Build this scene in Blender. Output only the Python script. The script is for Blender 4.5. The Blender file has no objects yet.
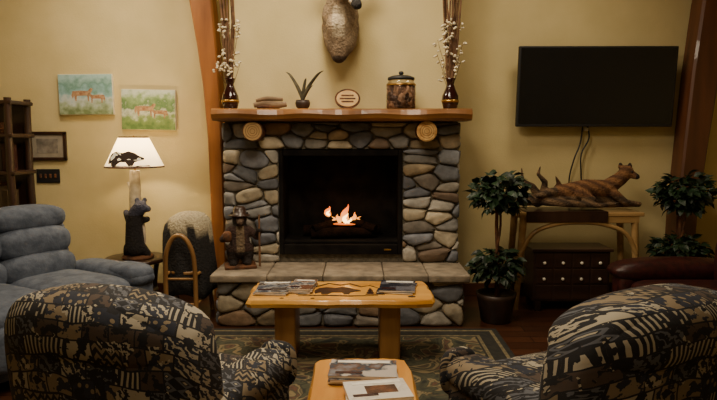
import bpy, bmesh, math, random
from mathutils import Vector, Matrix, Euler
random.seed(7)
sc=bpy.context.scene
R=math.radians
# ---------------------------------------------------------------- materials
def newmat(name):
    m=bpy.data.materials.new(name); m.use_nodes=True
    nt=m.node_tree; b=nt.nodes['Principled BSDF']; return m,nt,b
def N(nt,t): return nt.nodes.new(t)
def c4(c): return (c[0],c[1],c[2],1)
def srgb(r,g,b):
    f=lambda v:((v/255)/12.92 if v/255<=0.04045 else ((v/255+0.055)/1.055)**2.4)
    return (f(r),f(g),f(b))
def noisemat(name,ca,cb,scale=8,rough=.6,bump=.1,stretch=(1,1,1),metal=0,detail=4,lo=.35,hi=.65,bscale=None,coat=0,spec=.5):
    m,nt,b=newmat(name)
    tc=N(nt,'ShaderNodeTexCoord'); mp=N(nt,'ShaderNodeMapping'); mp.inputs['Scale'].default_value=stretch
    nt.links.new(tc.outputs['Object'],mp.inputs['Vector'])
    no=N(nt,'ShaderNodeTexNoise'); no.inputs['Scale'].default_value=scale; no.inputs['Detail'].default_value=detail
    nt.links.new(mp.outputs[0],no.inputs['Vector'])
    cr=N(nt,'ShaderNodeValToRGB'); cr.color_ramp.elements[0].position=lo; cr.color_ramp.elements[1].position=hi
    cr.color_ramp.elements[0].color=c4(ca); cr.color_ramp.elements[1].color=c4(cb)
    nt.links.new(no.outputs['Fac'],cr.inputs[0]); nt.links.new(cr.outputs[0],b.inputs['Base Color'])
    b.inputs['Roughness'].default_value=rough; b.inputs['Metallic'].default_value=metal
    b.inputs['Coat Weight'].default_value=coat; b.inputs['Specular IOR Level'].default_value=spec
    if bump>0:
        n2=N(nt,'ShaderNodeTexNoise'); n2.inputs['Scale'].default_value=bscale or scale*3; n2.inputs['Detail'].default_value=4
        nt.links.new(mp.outputs[0],n2.inputs['Vector'])
        bp=N(nt,'ShaderNodeBump'); bp.inputs['Strength'].default_value=bump; bp.inputs['Distance'].default_value=.02
        nt.links.new(n2.outputs['Fac'],bp.inputs['Height']); nt.links.new(bp.outputs[0],b.inputs['Normal'])
    return m
def wood(name,ca,cb,axis=0,scale=6,rough=.4,coat=.2):
    s=[1,1,1]; 
    for i in range(3): s[i]=.12 if i==axis else 1
    return noisemat(name,ca,cb,scale=scale*2,rough=rough,bump=.08,stretch=tuple(s),detail=6,lo=.3,hi=.7,coat=coat)
def colmat(name,rough=.8,nscale=14,amt=.35,bump=.3):
    m,nt,b=newmat(name)
    at=N(nt,'ShaderNodeAttribute'); at.attribute_name='Col'
    tc=N(nt,'ShaderNodeTexCoord'); no=N(nt,'ShaderNodeTexNoise'); no.inputs['Scale'].default_value=nscale; no.inputs['Detail'].default_value=6
    nt.links.new(tc.outputs['Object'],no.inputs['Vector'])
    mr=N(nt,'ShaderNodeMapRange'); mr.inputs['To Min'].default_value=1-amt; mr.inputs['To Max'].default_value=1+amt
    mr.inputs['From Min'].default_value=.25; mr.inputs['From Max'].default_value=.75
    nt.links.new(no.outputs['Fac'],mr.inputs['Value'])
    vm=N(nt,'ShaderNodeVectorMath'); vm.operation='SCALE'
    nt.links.new(at.outputs['Color'],vm.inputs[0]); nt.links.new(mr.outputs[0],vm.inputs['Scale'])
    nt.links.new(vm.outputs[0],b.inputs['Base Color'])
    bp=N(nt,'ShaderNodeBump'); bp.inputs['Strength'].default_value=bump; bp.inputs['Distance'].default_value=.02
    nt.links.new(no.outputs['Fac'],bp.inputs['Height']); nt.links.new(bp.outputs[0],b.inputs['Normal'])
    b.inputs['Roughness'].default_value=rough
    return m
def plain(name,c,rough=.5,metal=0,coat=0,spec=.5):
    return noisemat(name,tuple(x*.9 for x in c),tuple(min(1,x*1.1) for x in c),scale=20,rough=rough,bump=0,metal=metal,coat=coat,spec=spec)
def emit(name,c,s,base=(0,0,0)):
    m,nt,b=newmat(name); b.inputs['Base Color'].default_value=c4(base); b.inputs['Emission Color'].default_value=c4(c); b.inputs['Emission Strength'].default_value=s
    return m

M_wall=noisemat('wall_paint',srgb(203,186,132),srgb(211,194,141),scale=3,rough=.85,bump=.12,bscale=90)
M_ceil=wood('ceiling_boards',srgb(150,110,65),srgb(175,130,80),axis=0)
M_base=wood('baseboard_wood',srgb(70,40,20),srgb(95,58,30),axis=0)
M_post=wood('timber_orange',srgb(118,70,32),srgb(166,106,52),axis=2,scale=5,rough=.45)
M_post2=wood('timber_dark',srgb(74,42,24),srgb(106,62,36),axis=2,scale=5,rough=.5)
M_mantel=wood('mantel_pine',srgb(96,60,28),srgb(158,108,54),axis=0,scale=6,rough=.4)
M_bark=noisemat('bark_edge',srgb(60,36,20),srgb(110,68,36),scale=18,rough=.8,bump=.4)
M_table=wood('honey_pine',srgb(186,128,48),srgb(226,172,84),axis=0,scale=5,rough=.33,coat=.3)
M_tabley=wood('honey_pine_y',srgb(182,122,48),srgb(216,158,76),axis=1,scale=5,rough=.33,coat=.3)
M_tleg=wood('honey_pine_leg',srgb(140,98,50),srgb(180,134,76),axis=2,scale=5,rough=.4)
M_burn=noisemat('burned_inlay',srgb(34,20,12),srgb(60,34,18),scale=20,rough=.5,bump=0)
M_black=plain('black_metal',(.012,.012,.013),rough=.55)
M_soot=noisemat('soot',(.006,.005,.005),(.014,.012,.01),rough=.9,spec=.1,bump=0)
M_mortar=noisemat('mortar',srgb(88,82,70),srgb(116,108,92),scale=30,rough=.95,bump=.5)
M_stone=colmat('fieldstone',rough=.8,nscale=11,amt=.4,bump=.7)
M_fur=colmat('fur',rough=.95,nscale=60,amt=.4,bump=.9)
M_screen=plain('tv_screen',(.006,.007,.008),rough=.25)
M_dkwood=wood('dark_wood',srgb(38,24,16),srgb(62,38,24),axis=2)
M_redwood=wood('dark_walnut',srgb(40,26,20),srgb(62,42,30),axis=0,rough=.4)
M_tan=wood('tan_wood',srgb(150,118,72),srgb(190,154,102),axis=0)
M_leaf=noisemat('leaf_green',srgb(16,30,18),srgb(36,60,34),scale=9,rough=.5,bump=.1)
M_pot=noisemat('pot_brown',srgb(36,26,20),srgb(58,40,30),rough=.5)
M_white=plain('ivory_white',srgb(225,218,200),rough=.6)
M_brass=plain('brass',srgb(180,140,70),rough=.3,metal=.9)
M_leather=noisemat('oxblood_leather',srgb(36,12,11),srgb(58,19,17),scale=25,rough=.4,bump=.15)
M_denim=noisemat('slate_blue_upholstery',srgb(66,74,88),srgb(90,98,112),scale=14,rough=.85,bump=.25)
M_vase=plain('vase_glaze',srgb(40,16,14),rough=.12,coat=.5)
M_twig=noisemat('twig',srgb(84,58,38),srgb(122,88,58),scale=20,rough=.8)
M_cotton=plain('cotton',srgb(220,208,178),rough=.9)
M_drift=noisemat('driftwood',srgb(88,70,52),srgb(146,120,90),scale=12,rough=.8,stretch=(.3,1,1))
M_end=noisemat('log_end',srgb(190,150,92),srgb(214,178,118),scale=10,rough=.6)
M_paper=plain('paper',srgb(220,216,206),rough=.5)
M_rings=noisemat('log_rings',srgb(178,128,66),srgb(222,180,112),scale=25,rough=.6)
def mixc(nt,fac,a,b,blend='MIX'):
    mx=N(nt,'ShaderNodeMix'); mx.data_type='RGBA'; mx.blend_type=blend
    if hasattr(fac,'is_output'): nt.links.new(fac,mx.inputs['Factor'])
    else: mx.inputs['Factor'].default_value=fac
    for i,v in ((6,a),(7,b)):
        if hasattr(v,'is_output'): nt.links.new(v,mx.inputs[i])
        else: mx.inputs[i].default_value=c4(v)
    return mx.outputs[2]
def mth(nt,op,a,b=0.,c=None):
    n=N(nt,'ShaderNodeMath'); n.operation=op
    for i,v in enumerate((a,b) if c is None else (a,b,c)):
        if hasattr(v,'is_output'): nt.links.new(v,n.inputs[i])
        else: n.inputs[i].default_value=v
    return n.outputs[0]
def floormat():
    m,nt,b=newmat('plank_floor'); tc=N(nt,'ShaderNodeTexCoord')
    br=N(nt,'ShaderNodeTexBrick'); br.inputs['Scale'].default_value=1; br.inputs['Brick Width'].default_value=1.3; br.inputs['Row Height'].default_value=.13
    br.inputs['Mortar Size'].default_value=.004; br.inputs['Color1'].default_value=c4(srgb(62,36,22)); br.inputs['Color2'].default_value=c4(srgb(88,52,32)); br.inputs['Mortar'].default_value=c4(srgb(20,12,8))
    nt.links.new(tc.outputs['Object'],br.inputs['Vector'])
    mp=N(nt,'ShaderNodeMapping'); mp.inputs['Scale'].default_value=(1,12,1); no=N(nt,'ShaderNodeTexNoise'); no.inputs['Scale'].default_value=4; no.inputs['Detail'].default_value=6
    nt.links.new(tc.outputs['Object'],mp.inputs[0]); nt.links.new(mp.outputs[0],no.inputs['Vector'])
    nt.links.new(mixc(nt,.6,br.outputs['Color'],no.outputs['Fac'],'MULTIPLY'),b.inputs['Base Color']); b.inputs['Roughness'].default_value=.35
    return m
M_floor=floormat()
def fabricmat():
    m,nt,b=newmat('lodge_tapestry'); tc=N(nt,'ShaderNodeTexCoord'); sp=N(nt,'ShaderNodeSeparateXYZ'); nt.links.new(tc.outputs['Object'],sp.inputs[0])
    wn=N(nt,'ShaderNodeTexNoise'); wn.inputs['Scale'].default_value=6; wn.inputs['Detail'].default_value=1; nt.links.new(tc.outputs['Object'],wn.inputs['Vector'])
    wob=mth(nt,'MULTIPLY',mth(nt,'SUBTRACT',wn.outputs['Fac'],.5),.05)
    x,y,z=sp.outputs
    u=mth(nt,'ADD',mth(nt,'ADD',x,mth(nt,'MULTIPLY',y,.45)),wob); v=mth(nt,'SUBTRACT',mth(nt,'ADD',z,mth(nt,'MULTIPLY',y,.6)),wob)
    cb=N(nt,'ShaderNodeCombineXYZ'); nt.links.new(u,cb.inputs[0]); nt.links.new(v,cb.inputs[1])
    def brick(w,h,off):
        br=N(nt,'ShaderNodeTexBrick'); br.inputs['Scale'].default_value=1; br.inputs['Brick Width'].default_value=w; br.inputs['Row Height'].default_value=h; br.offset=off
        br.inputs['Mortar Size'].default_value=.0035; br.inputs['Color1'].default_value=(0,0,0,1); br.inputs['Color2'].default_value=(1,1,1,1); br.inputs['Mortar'].default_value=(0,0,0,1); br.inputs['Bias'].default_value=0
        nt.links.new(cb.outputs[0],br.inputs['Vector']); s=N(nt,'ShaderNodeSeparateColor'); nt.links.new(br.outputs['Color'],s.inputs[0]); return s.outputs[0],br.outputs['Fac']
    r,mort=brick(.10,.066,.37)
    fr=lambda a,k: mth(nt,'FRACT',mth(nt,'MULTIPLY',a,k))
    tri=lambda a,k: mth(nt,'ABSOLUTE',mth(nt,'SUBTRACT',fr(a,k),.5))
    zz=mth(nt,'GREATER_THAN',fr(mth(nt,'ADD',v,mth(nt,'MULTIPLY',tri(u,30),.036)),38),.55)
    dm=mth(nt,'ADD',tri(u,20),tri(v,30.3)); dd=mth(nt,'MULTIPLY',mth(nt,'GREATER_THAN',dm,.24),mth(nt,'LESS_THAN',dm,.5)); dc=mth(nt,'LESS_THAN',dm,.14)
    wv=N(nt,'ShaderNodeTexWave'); wv.bands_direction='DIAGONAL'; wv.inputs['Scale'].default_value=16; wv.inputs['Distortion'].default_value=7; wv.inputs['Detail'].default_value=2; wv.inputs['Detail Scale'].default_value=3; nt.links.new(cb.outputs[0],wv.inputs['Vector'])
    lf=mth(nt,'GREATER_THAN',wv.outputs['Fac'],.62)
    bn=N(nt,'ShaderNodeTexNoise'); bn.inputs['Scale'].default_value=26; bn.inputs['Detail'].default_value=3; nt.links.new(cb.outputs[0],bn.inputs['Vector'])
    bl=mth(nt,'GREATER_THAN',bn.outputs['Fac'],.53)
    vo=N(nt,'ShaderNodeTexVoronoi'); vo.inputs['Scale'].default_value=40; nt.links.new(cb.outputs[0],vo.inputs['Vector']); dots=mth(nt,'LESS_THAN',vo.outputs['Distance'],.36)
    st=mth(nt,'GREATER_THAN',fr(u,52),.6)
    cream=srgb(150,142,124); dark=srgb(19,19,23); navy=srgb(30,34,46); brown=srgb(66,54,46); grey=srgb(78,80,86); tan=srgb(118,104,82)
    opts=[mixc(nt,zz,dark,tan),mixc(nt,lf,navy,cream),mixc(nt,bl,brown,dark),mixc(nt,dc,mixc(nt,dd,dark,grey),cream),mixc(nt,bl,cream,dark),mixc(nt,dots,navy,tan),mixc(nt,lf,dark,grey),mixc(nt,st,dark,cream),mixc(nt,bl,tan,navy)]
    o=opts[0]
    for i,t in enumerate((.14,.28,.38,.48,.57,.68,.78,.88)): o=mixc(nt,mth(nt,'GREATER_THAN',r,t),o,opts[i+1])
    o=mixc(nt,mort,o,dark)
    n3=N(nt,'ShaderNodeTexNoise'); n3.inputs['Scale'].default_value=14; n3.inputs['Detail'].default_value=3; nt.links.new(tc.outputs['Object'],n3.inputs['Vector'])
    o=mixc(nt,mth(nt,'GREATER_THAN',n3.outputs['Fac'],.62),o,mixc(nt,lf,dark,cream))
    o=mixc(nt,mth(nt,'LESS_THAN',n3.outputs['Fac'],.38),o,dark)
    nt.links.new(o,b.inputs['Base Color']); b.inputs['Roughness'].default_value=.9
    bp=N(nt,'ShaderNodeBump'); bp.inputs['Strength'].default_value=.2; bp.inputs['Distance'].default_value=.01; nt.links.new(bn.outputs['Fac'],bp.inputs['Height']); nt.links.new(bp.outputs[0],b.inputs['Normal'])
    return m
M_fab=fabricmat()
def rugmat():
    m,nt,b=newmat('rug_field'); tc=N(nt,'ShaderNodeTexCoord'); V=tc.outputs['Object']
    no=N(nt,'ShaderNodeTexNoise'); no.inputs['Scale'].default_value=4.5; no.inputs['Detail'].default_value=2; no.inputs['Distortion'].default_value=1.6
    nt.links.new(V,no.inputs['Vector'])
    cr=N(nt,'ShaderNodeValToRGB'); e=cr.color_ramp
    e.elements[0].position=.3; e.elements[0].color=c4(srgb(30,32,26)); e.elements[1].position=.42; e.elements[1].color=c4(srgb(66,66,48))
    for p,c in ((.46,srgb(36,38,30)),(.5,srgb(118,104,74)),(.53,srgb(110,98,70)),(.56,srgb(54,54,40)),(.61,srgb(88,60,44)),(.66,srgb(36,38,30))):
        x=e.elements.new(p); x.color=c4(c)
    nt.links.new(no.outputs['Fac'],cr.inputs[0]); nt.links.new(cr.outputs[0],b.inputs['Base Color']); b.inputs['Roughness'].default_value=.95
    return m
M_rug=rugmat(); M_rugd=noisemat('rug_dark',srgb(26,26,22),srgb(42,40,32),scale=20,rough=.95); M_rugt=noisemat('rug_tan',srgb(84,76,56),srgb(118,106,76),scale=30,rough=.95)

# ---------------------------------------------------------------- mesh builder
def bx(sx,sy,sz,bev=0,seg=2):
    bm=bmesh.new(); bmesh.ops.create_cube(bm,size=1); bmesh.ops.scale(bm,vec=(sx,sy,sz),verts=bm.verts)
    if bev>0: bmesh.ops.bevel(bm,geom=bm.edges[:],offset=bev,segments=seg,affect='EDGES',profile=.5)
    bm.verts.index_update(); v=[x.co.copy() for x in bm.verts]; f=[[y.index for y in x.verts] for x in bm.faces]; bm.free(); return v,f
def sgp(x,e): return math.copysign(abs(x)**e,x)
class MB:
    def __init__(s,name): s.name=name; s.bm=bmesh.new(); s.cl=s.bm.loops.layers.float_color.new('Col'); s.mats=[]; s.M=Matrix.Identity(4)
    def add(s,vs,fs,mat,smooth=True,col=None,cf=None,M=None):
        if mat not in s.mats: s.mats.append(mat)
        mi=s.mats.index(mat); T=s.M@M if M is not None else s.M
        nv=[s.bm.verts.new(T@Vector(v)) for v in vs]
        for f in fs:
            try: fc=s.bm.faces.new([nv[i] for i in f])
            except ValueError: continue
            fc.material_index=mi; fc.smooth=smooth
            for k,l in enumerate(fc.loops):
                if cf: l[s.cl]=c4(cf(Vector(vs[f[k]])))
                elif col: l[s.cl]=c4(col)
        return s
    def box(s,c,size,mat,bev=.005,seg=2,rot=None,**k):
        v,f=bx(*size,bev,seg); M=Matrix.Translation(c)
        if rot: M=M@Euler(rot).to_matrix().to_4x4()
        return s.add(v,f,mat,smooth=False if seg<3 else True,M=M,**k)
    def sell(s,c,r,mat,e1=1,e2=1,nu=28,nv=18,rot=None,fn=None,**k):
        v=[];f=[]
        for j in range(nv+1):
            a=-math.pi/2+math.pi*j/nv
            for i in range(nu):
                u=2*math.pi*i/nu
                p=Vector((r[0]*sgp(math.cos(a),e1)*sgp(math.cos(u),e2),r[1]*sgp(math.cos(a),e1)*sgp(math.sin(u),e2),r[2]*sgp(math.sin(a),e1)))
                if fn: p=fn(p)
                v.append(p)
        for j in range(nv):
            for i in range(nu):
                f.append([j*nu+i,j*nu+(i+1)%nu,(j+1)*nu+(i+1)%nu,(j+1)*nu+i])
        M=Matrix.Translation(c)
        if rot: M=M@Euler(rot).to_matrix().to_4x4()
        return s.add(v,f,mat,M=M,**k)
    def lathe(s,prof,mat,c=(0,0,0),n=28,rot=None,**k):
        v=[];f=[]
        for r,z in prof:
            for i in range(n):
                a=2*math.pi*i/n; v.append((r*math.cos(a),r*math.sin(a),z))
        for j in range(len(prof)-1):
            for i in range(n): f.append([j*n+i,j*n+(i+1)%n,(j+1)*n+(i+1)%n,(j+1)*n+i])
        f.append(list(range(n))[::-1]); f.append([(len(prof)-1)*n+i for i in range(n)])
        M=Matrix.Translation(c)
        if rot: M=M@Euler(rot).to_matrix().to_4x4()
        return s.add(v,f,mat,M=M,**k)
    def path(s,pts,rad,mat,n=10,capmat=None,smoothn=0,flat=1,**k):
        pts=[Vector(p) for p in pts]
        if not isinstance(rad,(list,tuple)): rad=[rad]*len(pts)
        if smoothn:
            P=[];Rr=[]
            for i in range(len(pts)-1):
                p0=pts[max(i-1,0)];p1=pts[i];p2=pts[i+1];p3=pts[min(i+2,len(pts)-1)]
                for t in range(smoothn):
                    t/=smoothn
                    P.append(.5*((2*p1)+(p2-p0)*t+(2*p0-5*p1+4*p2-p3)*t*t+(3*p1-p0-3*p2+p3)*t**3)); Rr.append(rad[i]*(1-t)+rad[i+1]*t)
            P.append(pts[-1]);Rr.append(rad[-1]); pts,rad=P,Rr
        v=[];f=[];side=None
        for i,p in enumerate(pts):
            d=(pts[min(i+1,len(pts)-1)]-pts[max(i-1,0)]).normalized()
            if side is None: side=d.orthogonal().normalized()
            side=(side-d*side.dot(d)).normalized(); up=d.cross(side)
            for q in range(n):
                a=2*math.pi*q/n; v.append(p+rad[i]*(math.cos(a)*side+math.sin(a)*up*flat))
        L=len(pts)
        for j in range(L-1):
            for i in range(n): f.append([j*n+i,j*n+(i+1)%n,(j+1)*n+(i+1)%n,(j+1)*n+i])
        s.add(v,f,mat,**k)
        cap=capmat or mat
        s.add(v[:n],[list(range(n))[::-1]],cap,smooth=False,**k); s.add(v[-n:],[list(range(n))],cap,smooth=False,**k)
        return s
    def poly(s,pts,th,mat,M=None,**k):
        n=len(pts); v=[(p[0],0,p[1]) for p in pts]+[(p[0],th,p[1]) for p in pts]
        f=[list(range(n)),[n+i for i in range(n)][::-1]]+[[(i+1)%n,i,n+i,n+(i+1)%n] for i in range(n)]
        return s.add(v,f,mat,smooth=False,M=M,**k)
    def mesh(s,me,mat,cf=None,col=None):
        return s.add([v.co.copy() for v in me.vertices],[list(p.vertices) for p in me.polygons],mat,cf=cf,col=col)
    def done(s,loc=(0,0,0),rot=(0,0,0),scale=1):
        bmesh.ops.recalc_face_normals(s.bm,faces=s.bm.faces[:])
        me=bpy.data.meshes.new(s.name); s.bm.to_mesh(me); s.bm.free()
        for m in s.mats: me.materials.append(m)
        o=bpy.data.objects.new(s.name,me); sc.collection.objects.link(o); o.location=loc; o.rotation_euler=rot; o.scale=(scale,)*3
        return o
def blob(caps,vox=.012,sm=6):
    bm=bmesh.new()
    for c in caps:
        p0,p1=Vector(c[0]),Vector(c[1]); r0,r1=c[2],c[3]
        n=max(2,int((p1-p0).length/(min(r0,r1)*.35))+1)
        for i in range(n):
            t=i/(n-1); M=Matrix.Translation(p0.lerp(p1,t))@Matrix.Scale(r0+(r1-r0)*t,4)
            bmesh.ops.create_icosphere(bm,subdivisions=2,radius=1,matrix=M)
    me=bpy.data.meshes.new('tmp'); bm.to_mesh(me); bm.free()
    o=bpy.data.objects.new('tmp',me); sc.collection.objects.link(o)
    m=o.modifiers.new('r','REMESH'); m.mode='VOXEL'; m.voxel_size=vox
    m=o.modifiers.new('s','SMOOTH'); m.factor=.5; m.iterations=sm
    dg=bpy.context.evaluated_depsgraph_get(); r=bpy.data.meshes.new_from_object(o.evaluated_get(dg))
    bpy.data.objects.remove(o); return r

# ---------------------------------------------------------------- room
XL,XR,YB,YF,H=-4.2,3.9,5.65,-1.3,3.4
def slab(name,c,size,mat):
    return MB(name).box(c,size,mat,bev=0).done()
slab('floor',((XL+XR)/2,(YB+YF)/2,-.05),(XR-XL+.2,YB-YF+.2,.1),M_floor)
slab('ceiling',((XL+XR)/2,(YB+YF)/2,H+.05),(XR-XL+.2,YB-YF+.2,.1),M_ceil)
slab('wall_back',((XL+XR)/2,YB+.05,H/2),(XR-XL+.2,.1,H),M_wall)
slab('wall_front',((XL+XR)/2,YF-.05,H/2),(XR-XL+.2,.1,H),M_wall)
slab('wall_left',(XL-.05,(YB+YF)/2,H/2),(.1,YB-YF,H),M_wall)
slab('wall_right',(XR+.05,(YB+YF)/2,H/2),(.1,YB-YF,H),M_wall)
CX0,CX1=-1.155,.865; OX0,OX1,OZ0,OZ1=-.68,.375,.5,1.405
slab('wall_chimney_breast',(-.135,5.45,(1.735+H)/2),(1.93,.4,H-1.735),M_wall)
mb=MB('baseboard_back'); mb.box(((XL+CX0-.3)/2,5.635,.06),(CX0-.3-XL,.03,.12),M_base); mb.box(((XR+CX1)/2,5.635,.06),(XR-CX1,.03,.12),M_base); mb.done()
def timber(name,spec,mat,Y,dep=.2):
    mb=MB(name); v=[];f=[]
    P=[]
    for i in range(len(spec)-1):
        for t in range(6):
            t/=6
            P.append(tuple(spec[i][k]*(1-t)+spec[i+1][k]*t for k in range(3)))
    P.append(spec[-1])
    for z,xc,w in P:
        for dx,dy in ((-.5,-.42),(-.42,-.5),(.42,-.5),(.5,-.42),(.5,.5),(-.5,.5)): v.append((xc+dx*w,Y+dy*dep,z))
    n=6
    for j in range(len(P)-1):
        for i in range(n): f.append([j*n+i,j*n+(i+1)%n,(j+1)*n+(i+1)%n,(j+1)*n+i])
    f.append(list(range(n))); f.append([(len(P)-1)*n+i for i in range(n)])
    mb.add(v,f,mat,smooth=False); return mb.done()
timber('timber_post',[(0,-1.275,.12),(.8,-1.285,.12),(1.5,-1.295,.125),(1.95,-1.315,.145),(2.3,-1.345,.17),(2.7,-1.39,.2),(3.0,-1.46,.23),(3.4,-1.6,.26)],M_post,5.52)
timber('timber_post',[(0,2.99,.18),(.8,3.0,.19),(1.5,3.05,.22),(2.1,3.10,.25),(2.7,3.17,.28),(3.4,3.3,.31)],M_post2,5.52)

# ---------------------------------------------------------------- stone fireplace
def cells(w,h,sw,sh,seed):
    rnd=random.Random(seed); S=[]
    nr=max(1,round(h/sh))
    for r in range(nr):
        x=-rnd.random()*sw*.6
        while x<w+sw*.3:
            ww=sw*rnd.uniform(.4,1.7); S.append(Vector((x+ww/2,(r+.5+rnd.uniform(-.32,.32))*h/nr)))
            if rnd.random()<.25: S.append(Vector((x+ww/2+rnd.uniform(-.03,.03),(r+1.0)*h/nr)))
            x+=ww
    ar=1.0/1.8
    out=[]
    for a in S:
        P=[Vector((0,0)),Vector((w,0)),Vector((w,h)),Vector((0,h))]
        for b in S:
            if b is a: continue
            mid=(a+b)/2; d=Vector(((b.x-a.x)*ar*ar,b.y-a.y))
            Q=[]
            for i in range(len(P)):
                p,q=P[i],P[(i+1)%len(P)]; sp=(p-mid).dot(d); sq=(q-mid).dot(d)
                if sp<=0: Q.append(p)
                if (sp<0)!=(sq<0) and sp!=sq: Q.append(p.lerp(q,sp/(sp-sq)))
            P=Q
            if len(P)<3: break
        if len(P)>=3: out.append(P)
    return out
COLS=[srgb(134,132,128),srgb(154,150,142),srgb(108,110,114),srgb(168,156,132),srgb(180,168,144),srgb(124,116,106),srgb(142,140,136),srgb(96,98,104),srgb(170,164,152),srgb(136,112,88),srgb(114,116,122),srgb(154,138,112),srgb(112,94,78),srgb(128,130,134)]
def stones(mb,w,h,M,seed,sw=.235,sh=.115,gap=.004,dep=.05):
    rnd=random.Random(seed+99)
    for P in cells(w,h,sw,sh,seed):
        A=0; C=Vector((0,0))
        for i in range(len(P)):
            p,q=P[i],P[(i+1)%len(P)]; cr=p.x*q.y-q.x*p.y; A+=cr; C+=(p+q)*cr
        if abs(A)<.0012: continue
        C/=3*A
        mx=max((p-C).length for p in P); k=1-gap/ (mx*.62)
        P=[C+(p-C)*k for p in P]
        for _ in range(3):
            Q=[]
            for i in range(len(P)):
                p,q=P[i],P[(i+1)%len(P)]; Q+=[p.lerp(q,.2),p.lerp(q,.8)]
            P=Q
        if len(P)>60: P=P[::2]
        n=len(P); v=[];f=[]; D=dep*rnd.uniform(.55,1.3); ph=rnd.random()*6; tx,ty=rnd.uniform(-.1,.1),rnd.uniform(-.15,.15)
        P=[C+(p-C)*(1+.03*math.sin(i*.8+ph)) for i,p in enumerate(P)]
        for sc_,dz in ((1,-.03),(1,.0),(.975,.5*D),(.91,.76*D),(.78,.92*D),(.45,1.0*D)):
            for i,p in enumerate(P):
                q=C+(p-C)*sc_; v.append((q.x,q.y,dz*(1+.1*math.sin(q.x*31+ph)+.1*math.cos(q.y*37+ph))+max(0,dz)*3*((q.x-C.x)*tx+(q.y-C.y)*ty)/.1*.3))
        v.append((C.x,C.y,D*1.0))
        for j in range(5):
            for i in range(n): f.append([j*n+i,j*n+(i+1)%n,(j+1)*n+(i+1)%n,(j+1)*n+i])
        for i in range(n): f.append([5*n+i,5*n+(i+1)%n,6*n])
        c=rnd.choice(COLS); t=rnd.uniform(.66,1.12); mb.add(v,f,M_stone,col=tuple(x*t for x in c),M=M)
mb=MB('stone_fireplace')
Y0=5.13
def plate(x0,x1,z0,z1,y0=Y0,y1=5.645): mb.box(((x0+x1)/2,(y0+y1)/2,(z0+z1)/2),(x1-x0,y1-y0,z1-z0),M_mortar,bev=.004)
plate(CX0+.02,OX0,0,1.635); plate(OX1,CX1-.02,0,1.635); plate(OX0,OX1,OZ1,1.635); plate(OX0,OX1,0,OZ0)
def face(x0,x1,z0,z1,y,seed,**k):
    M=Matrix(((1,0,0,x0),(0,0,-1,y),(0,1,0,z0),(0,0,0,1))); stones(mb,x1-x0,z1-z0,M,seed,**k)
face(CX0,OX0-.0,.43,1.405,Y0,3); face(OX1,CX1,.43,1.405,Y0,15)
face(CX0,CX1,1.405,1.632,Y0,8,sw=.25,sh=.11)
def side(x,y0,y1,z0,z1,sgn,seed,**k):
    if sgn<0: M=Matrix(((0,0,-1,x),(-1,0,0,y1),(0,1,0,z0),(0,0,0,1)))
    else: M=Matrix(((0,0,1,x),(1,0,0,y0),(0,1,0,z0),(0,0,0,1)))
    stones(mb,y1-y0,z1-z0,M,seed,**k)
side(CX0+.02,Y0,5.64,.0,1.632,-1,11,dep=.025); side(CX1-.02,Y0,5.64,.0,1.632,1,12,dep=.025)
HX0,HX1,HY0=-1.15,.86,4.66
mb.box(((HX0+HX1)/2,(HY0+.04+Y0)/2,.185),(HX1-HX0-.06,Y0-HY0-.04,.37),M_mortar,bev=.004)
face(HX0+.02,HX1-.02,0,.37,HY0+.04,21,sw=.29,sh=.12,dep=.045)
side(HX0+.03,HY0+.04,Y0,0,.37,-1,22,dep=.025); side(HX1-.03,HY0+.04,Y0,0,.37,1,23,dep=.025)
xs=[HX0-.02,-.72,-.28,.2,.55,HX1+.02]
for i in range(5):
    v,f=bx(xs[i+1]-xs[i]-.004,Y0-HY0+.05,.06,.012,3); t=[1,.94,1.04,.96,1.02][i]
    mb.add(v,f,M_stone,col=tuple(x*t for x in srgb(134,122,104)),M=Matrix.Translation(((xs[i]+xs[i+1])/2,(HY0+Y0)/2-.025,.40)))
mb.done()
# mantel
mb=MB('mantel_shelf'); f=[];n=40
rows=[]
for i in range(n+1):
    x=-1.175+2.085*i/n; a=.012*math.sin(x*7)+.008*math.sin(x*19+1); b=.006*math.sin(x*11)
    y=4.83+a
    sec=[(5.245,1.735),(y+.03,1.735),(y+.012,1.725),(y,1.69+b),(y+.015,1.655+b),(y+.05,1.638),(5.245,1.638)]
    rows+= [(x,p[0],p[1]) for p in sec]
k=7
for j in range(n):
    for i in range(k): f.append([j*k+i,j*k+(i+1)%k,(j+1)*k+(i+1)%k,(j+1)*k+i])
f+= [list(range(k)),[n*k+i for i in range(k)]]
mb.add(rows,f,M_mantel,smooth=False)
for x,cm in ((-.86,M_bark),(.555,M_rings)):
    mb.path([(x,5.075,1.555),(x,4.9,1.555)],[.083,.083],M_bark,n=24,capmat=cm)
    mb.path([(x,4.9,1.555),(x,4.893,1.555)],[.076,.074],M_rings if cm==M_rings else M_tan,n=24)
    for rr in (.02,.038,.056):
        P=[(x+rr*math.cos(a*.2618),4.892,1.555+rr*math.sin(a*.2618)) for a in range(25)]; mb.path(P,.0015,M_bark,n=5)
mb.done()
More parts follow.
